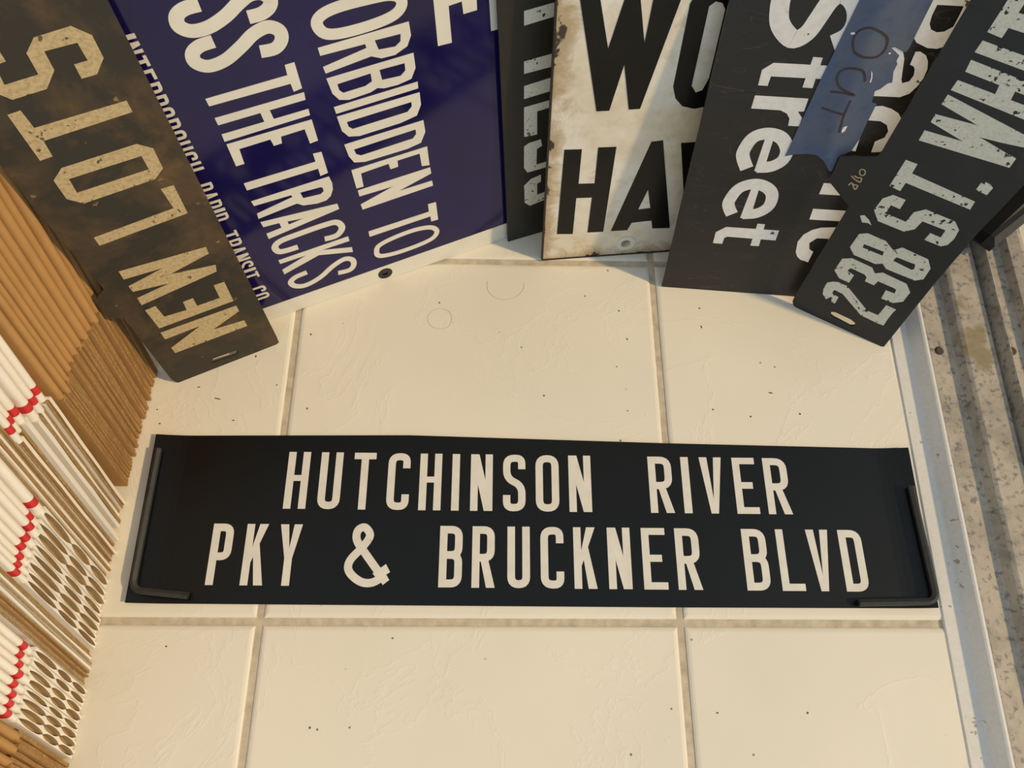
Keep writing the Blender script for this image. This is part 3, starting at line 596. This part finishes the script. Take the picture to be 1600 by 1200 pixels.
# narrow dull black plate between the navy and the white sign
r = tag(sign_root('behind', 'destination_plate', 0.002), 'dull black metal plate with cream letters half hidden behind the white enamel sign', 'metal sign')
plate(r, DATA['behind']['outline'], [], 0.002, M['black_behind']); letters(r, 'behind', M['cream_paint'])

# old white enamel sign
r = tag(sign_root('white', 'enamel_sign', 0.003), 'old white enamel sign with black letters and rusted edges', 'enamel sign')
gc = DATA['white']['grommet'][0]
plate(r, DATA['white']['outline'], [circle(gc, 4.6)], 0.003, M['white_enamel']); letters(r, 'white', M['black_enamel'])
gr = obj('grommet', lift(solid2d_faces([('p', circle(gc, 9.0), [circle(gc, 4.6)])]), -0.0002, 0.0009), M['enamel_letter'], r)
# dark rolled rim along the left and bottom edges
lo = DATA['white']['outline']
rim = [('s', 1.5, [(lo[3][0], lo[3][1]), lo[4], (0.2, 1.0), (0.2, -0.1)], False, 'raw'), ('s', 1.4, [(-0.4, 0.4), (206, 0.6)], False, 'raw')]
obj('rim', lift(solid2d_faces(rim), -0.003, 0.0006), M['dark_hole'], r)

# black enamel street sign, reads downwards, with a strip of blue tape
r = tag(sign_root('pac', 'street_sign', 0.0025), 'scuffed black enamel sign with white letters Pacific Street and blue tape', 'enamel sign')
plate(r, DATA['pac']['outline'], [], 0.0025, M['black_pac']); letters(r, 'pac', M['white_print'])
tp = obj('tape', lift(solid2d_faces([('p', DATA['pac']['tape'], [])]), 0.0003, 0.0009), M['tape'], r); tag(tp, 'torn blue tape strip marked OUT')
for pr in DATA['pac']['ink']:
    obj('ink_stroke', lift(solid2d_faces([pr]), 0.0008, 0.00105), M['ink'], tp)

for q in DATA['pac']['flecks']:
    obj('paint_fleck', lift(solid2d_faces([('p', q, [])]), 0.0008, 0.0011), M['fleck'], tp)

# black plate with cream letters, reads upwards
r = tag(sign_root('238', 'destination_plate', 0.002), 'black metal plate with chipped cream letters 238 ST. WHITE and a side tab', 'metal sign')
plate(r, DATA['238']['outline'], [DATA['238']['slot']], 0.002, M['black_plate']); letters(r, '238', M['cream_paint'])
for pr in DATA['238']['marks']:
    obj('chalk_mark', lift(solid2d_faces([pr]), -0.0002, 0.0003), M['tan_paint'], r)

# ------------------------------------------------------------------ the roll sign on the floor
RS = DATA['roll']
TL, TR, BR, BL = [Vector(q) / 1000 for q in RS['corners']]
T1, T2, B2, B1 = [Vector(q) / 1000 for q in RS['edge']]
def interp(xs, ys, x):
    for i in range(len(xs) - 1):
        if x <= xs[i + 1] or i == len(xs) - 2:
            t = (x - xs[i]) / (xs[i + 1] - xs[i]); return ys[i] + (ys[i + 1] - ys[i]) * t
XT = [TL.x, T1.x, T2.x, TR.x]; YT = [TL.y, T1.y, T2.y, TR.y]; XB = [BL.x, B1.x, B2.x, BR.x]; YB = [BL.y, B1.y, B2.y, BR.y]
def curl(x):
    z = 0.0006
    dl = x - TL.x; dr = TR.x - x
    if dl < 0.03: z += 0.0042 * (1 - dl / 0.03) ** 1.6
    if dr < 0.03: z += 0.0042 * (1 - dr / 0.03) ** 1.6
    return z
roll = empty('roll_sign', loc=(0.21, 0.08, 0.0))
tag(roll, 'black vinyl roll sign lettered HUTCHINSON RIVER PKY & BRUCKNER BLVD lying on the tiles', 'roll sign')
NX, NY = 120, 6; v = []; f = []
for lay in (0.0006, 0.0):
    for j in range(NY + 1):
        tj = j / NY
        for i in range(NX + 1):
            ti = i / NX
            xt = TL.x + (TR.x - TL.x) * ti; xb = BL.x + (BR.x - BL.x) * ti
            x = xb + (xt - xb) * tj; yt = interp(XT, YT, xt); yb = interp(XB, YB, xb); y = yb + (yt - yb) * tj
            v.append((x - 0.21, y - 0.08, curl(x) + lay))
n1 = (NX + 1) * (NY + 1)
for j in range(NY):
    for i in range(NX):
        a = j * (NX + 1) + i; q = (a, a + 1, a + NX + 2, a + NX + 1)
        f.append(q); f.append(tuple(n1 + k for k in reversed(q)))
rim = [i for i in range(NX)] 
for i in range(NX):
    f.append((i + 1, i, n1 + i, n1 + i + 1)); a = NY * (NX + 1) + i; f.append((a, a + 1, n1 + a + 1, n1 + a))
for j in range(NY):
    a = j * (NX + 1); b = a + NX + 1; f.append((a, b, n1 + b, n1 + a)); a += NX; b += NX; f.append((b, a, n1 + a, n1 + b))
obj('sheet', mesh('sheet', v, f), M['vinyl'], roll)
ST = 6.15
def roll_row(row, yq):
    (xa, ta), (xb, ba), (xc, tc), (xd, bd) = yq
    for ch, x0, x1 in row:
        k = (x0 - xa) / (xc - xa); top = ta + (tc - ta) * k; bot = ba + (bd - ba) * k
        H = top - bot; W = x1 - x0
        g = xf(glyph(ch, W, H, ST if ch != 'I' else W), lambda x, y: (x0 + x - 210, bot + y - 80))
        obj('letter', lift(solid2d_faces(g), 0.0011, 0.00135), M['vinyl_letter'], roll)
roll_row(RS['row1'], RS['y1']); roll_row(RS['row2'], RS['y2'])
ap = catmull([(a - 210, b - 80) for a, b in RS['amp']], False); h = len(ap) // 2
am = [('s', 6.4, ap[:h + 1], False, 'raw'), ('s', 6.4, ap[h:], False, 'raw'), ('p', [(a - 210, b - 80) for a, b in RS['amp2']], [])]
obj('letter', lift(solid2d_faces(am), 0.0011, 0.00135), M['vinyl_letter'], roll)

def hex_key(name, pts, rad, label, group=None):
    """L-shaped hexagonal rod swept along a rounded bend"""
    a, b, c = [Vector(p) / 1000 for p in pts]
    u = (a - b).normalized(); w = (c - b).normalized(); R = 0.009
    path = [a]
    for j in range(9):
        t = j / 8; path.append((b + u * R) * (1 - t) ** 2 + b * 2 * t * (1 - t) + (b + w * R) * t * t)
    path.append(c)
    root = empty(name, loc=(b.x, b.y, 0)); org = Vector((b.x, b.y, 0))
    tag(root, label, 'hex key', group)
    v, f = [], []; n = 6
    for i, p in enumerate(path):
        d = (path[min(i + 1, len(path) - 1)] - path[max(i - 1, 0)]).normalized()
        s = d.cross(Vector((0, 0, 1))).normalized(); up = s.cross(d)
        for k in range(n):
            an = math.pi / 6 + k * math.pi / 3
            v.append(p - org + s * (rad * math.cos(an)) + up * (rad * math.sin(an)))
    for i in range(len(path) - 1):
        f += [(i * n + k, i * n + (k + 1) % n, (i + 1) * n + (k + 1) % n, (i + 1) * n + k) for k in range(n)]
    f += [tuple(range(n)), tuple(range(len(v) - 1, len(v) - n - 1, -1))]
    obj('shaft', mesh('shaft', v, f), M['key'], root)
hex_key('hex_key', RS['keyL'], 0.0030, 'black L-shaped hex key holding down the sign end beside the cartons')
hex_key('hex_key', RS['keyR'], 0.0030, 'black L-shaped hex key holding down the sign end beside the white strip')

# ------------------------------------------------------------------ the row of flattened cartons standing on edge
W_C = 0.30
def slab_profile(t, zf, zt, off, n=7, bulge=1.0):
    """folded edge: rounded on +x"""
    pts = [(-W_C, -t / 2)]
    for i in range(n + 1):
        an = -math.pi / 2 + math.pi * i / n
        pts.append((off - t * 0.5 * bulge + t * 0.5 * bulge * math.cos(an), t / 2 * math.sin(an)))
    pts.append((-W_C, t / 2)); return pts
def extr_z(pts, z0, z1, taper=0.0):
    n = len(pts)
    v = [(x, y, z0) for x, y in pts] + [(x, y, z1) for x, y in pts]
    f = [(i, (i + 1) % n, n + (i + 1) % n, n + i) for i in range(n)]
    v = v + v                                  # caps on their own vertices so the sides shade cleanly
    return v, f + [tuple(range(2 * n, 3 * n)), tuple(range(4 * n - 1, 3 * n - 1, -1))]
def sheet_yz(outer, inner, x0, x1, mi_edge, mi_out, mi_in):
    """sheet whose (y,z) profile is given by matching outer/inner polylines; extruded in x"""
    n = len(outer); v = []
    for x in (x1, x0):
        v += [(x, y, z) for y, z in outer] + [(x, y, z) for y, z in inner]
    f, mi = [], []
    for i in range(n - 1):
        f.append((i, i + 1, n + i + 1, n + i)); mi.append(mi_edge)
        f.append((2 * n + i + 1, 2 * n + i, 3 * n + i, 3 * n + i + 1)); mi.append(mi_edge)
        f.append((i + 1, i, 2 * n + i, 2 * n + i + 1)); mi.append(mi_out)
        f.append((n + i, n + i + 1, 3 * n + i + 1, 3 * n + i)); mi.append(mi_in)
    f.append((0, n, 3 * n, 2 * n)); mi.append(mi_edge); f.append((n - 1, 2 * n - 1 - 0, 4 * n - 1, 3 * n - 1)); mi.append(mi_edge)
    return v, f, mi
def carton(kind, y, lean, t, zf, x, label, group, top=0.28, stripe=True):
    la = math.radians(lean)
    root = empty('flattened_carton', loc=(x, y, 0.0)); root.rotation_euler = (-la, 0, 0)
    tag(root, label, 'carton', group)
    zb = t * 0.5 * math.sin(la)              # keep the lower corner on the floor
    rj = random.uniform
    if kind != 'plain':
        bo = rj(-0.0015, 0.0012)
        v, f = extr_z(slab_profile(t * 0.97, zf, top, bo, bulge=1.15), zf, top)
        b = obj('body', mesh('body', v, f, smooth=False), M['kraft'] if kind == 'brown' else M['white_board'], root)
        for p in b.data.polygons: p.use_smooth = len(p.vertices) == 4
        if kind in ('white', 'lens') and stripe:
            pr = slab_profile(t * 0.99, zf, top, bo + 0.00025, bulge=1.15)
            s0 = zf + 0.0095 + rj(-0.0015, 0.0015)
            pr = [(max(a, -0.05), c) for a, c in pr]
            v, f = extr_z(pr, s0, s0 + 0.0070); st = obj('stripe', mesh('stripe', v, f), M['red'], b)
            for p in st.data.polygons: p.use_smooth = len(p.vertices) == 4
    zt = zf + 0.002 if kind != 'plain' else top
    if kind in ('brown', 'plain', 'white'):
        ts = t * (0.40 if kind == 'brown' else 0.44)
        for sgn in (-1, 1):
            white_band = kind != 'brown' and random.random() < (0.30 if kind == 'plain' else 0.38)
            K = 9; ou, inn = [], []; ph = rj(0, 6); am = 0.00035 if kind != 'brown' else 0.0002
            for i in range(K):
                z = zb + (zt - zb) * i / (K - 1); wig = am * math.sin(ph + i * 1.7)
                ou.append((sgn * t / 2 + wig * 0.3, z)); inn.append((sgn * (t / 2 - ts) + wig, z))
            v, f, mi = sheet_yz(ou, inn, -W_C, rj(-0.003 if kind == 'brown' else -0.0035, 0.0005) + (0.0015 if white_band else 0), 0, 1, 2)
            me = mesh('flap', v, f, mi)
            mats = [M['kraft_edge'], M['kraft'], M['kraft']] if kind == 'brown' else [M['white_board'] if white_band else M['tan_edge'], M['white_board'], M['kraft']]
            for q in mats: me.materials.append(q)
            o = bpy.data.objects.new('flap', me); COL.objects.link(o); o.parent = root
    else:
        nodes = [zb, zb + (zf - zb) * 0.30, zb + (zf - zb) * 0.60, zf * 1.0]
        zs = []
        for a, b2 in zip(nodes[:-1], nodes[1:]): zs += [a + (b2 - a) * i / 7 for i in range(7)]
        zs.append(zf + 0.002)
        for sgn in (-1, 1):
            ou, inn = [], []
            for z in zs:
                k = 0.0
                for a, b2 in zip(nodes[:-1], nodes[1:]):
                    if a <= z <= b2: k = max(0.0, math.sin(math.pi * (z - a) / (b2 - a))) ** 0.55
                ou.append((sgn * t * 0.5, z)); inn.append((sgn * t * 0.5 * (0.04 + 0.80 * k), z))
            v, f, mi = sheet_yz(ou, inn, -W_C, rj(-0.001, 0.0008), 0, 1, 2)
            me = mesh('flap', v, f, mi)
            for q in (M['white_board'], M['white_board'], M['lens']): me.materials.append(q)
            o = bpy.data.objects.new('flap', me); COL.objects.link(o); o.parent = root
        v, f = box_vf(-W_C, -0.0045, -t * 0.45, t * 0.45, zb, zf)
        obj('liner', mesh('liner', v, f), M['lens'], root)
    return root
def lerp(a, b, t): return a + (b - a) * t
XC = -0.1225
def run(kind, ys, zs, leans, label, group, xs=None, tk=0.93, rev=False):
    """ys/zs: where each folded edge ends (y, z); floor position follows from the lean"""
    n = len(ys)
    fl = [ys[i] - zs[i] * math.tan(math.radians(leans[i])) for i in range(n)]
    for i in range(n):
        d = [abs(fl[i] - fl[j]) for j in (i - 1, i + 1) if 0 <= j < n]
        t = min(0.0085, min(d) * tk)
        carton(kind, fl[i], leans[i], t * math.cos(math.radians(leans[i])), zs[i] / math.cos(math.radians(leans[i])), (xs[i] if xs else XC), label.format(ORD[n - 1 - i if rev else i]), group)
ORD = ['first', 'second', 'third', 'fourth', 'fifth', 'sixth', 'seventh', 'eighth', 'ninth', 'tenth', 'eleventh', 'twelfth', 'thirteenth', 'fourteenth']
yb = [0.2366, 0.2283, 0.2204, 0.2140, 0.2060, 0.1981, 0.1902, 0.1820, 0.1741, 0.1671, 0.1603, 0.1535, 0.1466, 0.1402]
zb_ = [0.106, 0.109, 0.106, 0.105, 0.1065, 0.107, 0.111, 0.1127, 0.1154, 0.118, 0.120, 0.116, 0.112, 0.1137]
run('brown', yb, zb_, [15.0] * 14, 'brown kraft flattened carton, {} from the rusty plate in its run', 'brown cartons next to the rusty plate', xs=[lerp(-0.1160, -0.1225, i / 13) for i in range(14)])
run('white', [0.1310, 0.1240, 0.1168, 0.1100, 0.1032, 0.0968], [0.131, 0.1315, 0.135, 0.148, 0.150, 0.149], [17.2] * 6, 'red-striped white flattened carton, {} from the long brown run', 'white cartons touching the brown ones')
run('plain', [f0 + 0.13 * math.tan(math.radians(17.3)) for f0 in (0.0450, 0.0412, 0.0374, 0.0336)], [0.13] * 4, [17.3] * 4, 'edge-on flattened carton, {} after the striped white run beside the brown cartons', 'edge-on cartons between the striped runs')
run('lens', [0.0605, 0.0523, 0.0457, 0.0385, 0.0317, 0.0260, 0.0203, 0.0150], [0.106] * 8, [17.5] * 8, 'red-striped white carton between edge-on cartons, {} counted from the rusty plate side', 'white cartons between runs of cut edges')
run('plain', [-0.0236 - 0.00355 * q + 0.09 * math.tan(math.radians(17.7)) for q in range(7)], [0.09] * 7, [17.7] * 7, 'edge-on carton in the run nearest the short brown run, {} from the rusty plate side', 'edge-on cartons next to the oval openings')
run('lens', [-0.0270, -0.0330, -0.0388, -0.0449, -0.0509, -0.0565, -0.0622, -0.0680], [0.078] * 8, [18.1] * 8, 'red-striped white carton in the run against the short brown run, {} from it', 'white cartons with oval openings', rev=True)
run('brown', [-0.0785, -0.0860, -0.0935, -0.1010, -0.1085, -0.1160], [0.072, 0.070, 0.073, 0.071, 0.07, 0.072], [18.3] * 6, 'brown kraft flattened carton in the short run, {} from the oval-holed white cartons', 'brown cartons against the oval openings')

# ------------------------------------------------------------------ crumbs and hairs on the tiles
for k, (x, y, a, b) in enumerate(DATA['debris']['crumbs']):
    pts = []
    an = random.uniform(0, 3.14)
    for i in range(7):
        q = 2 * math.pi * i / 7; r0 = random.uniform(0.75, 1.2)
        px, py = a * r0 * math.cos(q), b * r0 * math.sin(q)
        pts.append((px * math.cos(an) - py * math.sin(an), px * math.sin(an) + py * math.cos(an)))
    c = obj('crumb', lift(solid2d_faces([('p', pts, [])]), -0.0001, 0.0005, True), M['screw']); c.location = (x / 1000, y / 1000, 0)
    tag(c, 'tiny dark crumb of dirt lying on the cream tiles', 'crumb', 'crumbs on the tiles')
for (x, y, r0, a0, a1, lab) in ((DATA['debris']['hairs'][0] + (10.5, -0.6, 5.6, 'thin dark hair curled in a closed ring on the tile')), (DATA['debris']['hairs'][1] + (16, 2.9, 6.4, 'thin dark hair lying in an open curve on the tile'))):
    pts = [(r0 * math.cos(a0 + (a1 - a0) * i / 30) * (1 + 0.006 * i), r0 * math.sin(a0 + (a1 - a0) * i / 30)) for i in range(31)]
    c = obj('hair', lift(solid2d_faces([('s', 0.22, pts, False, 'raw')]), 0.0, 0.00025, True), M['hair']); c.location = (x / 1000, y / 1000, 0)
    tag(c, lab, 'hair')
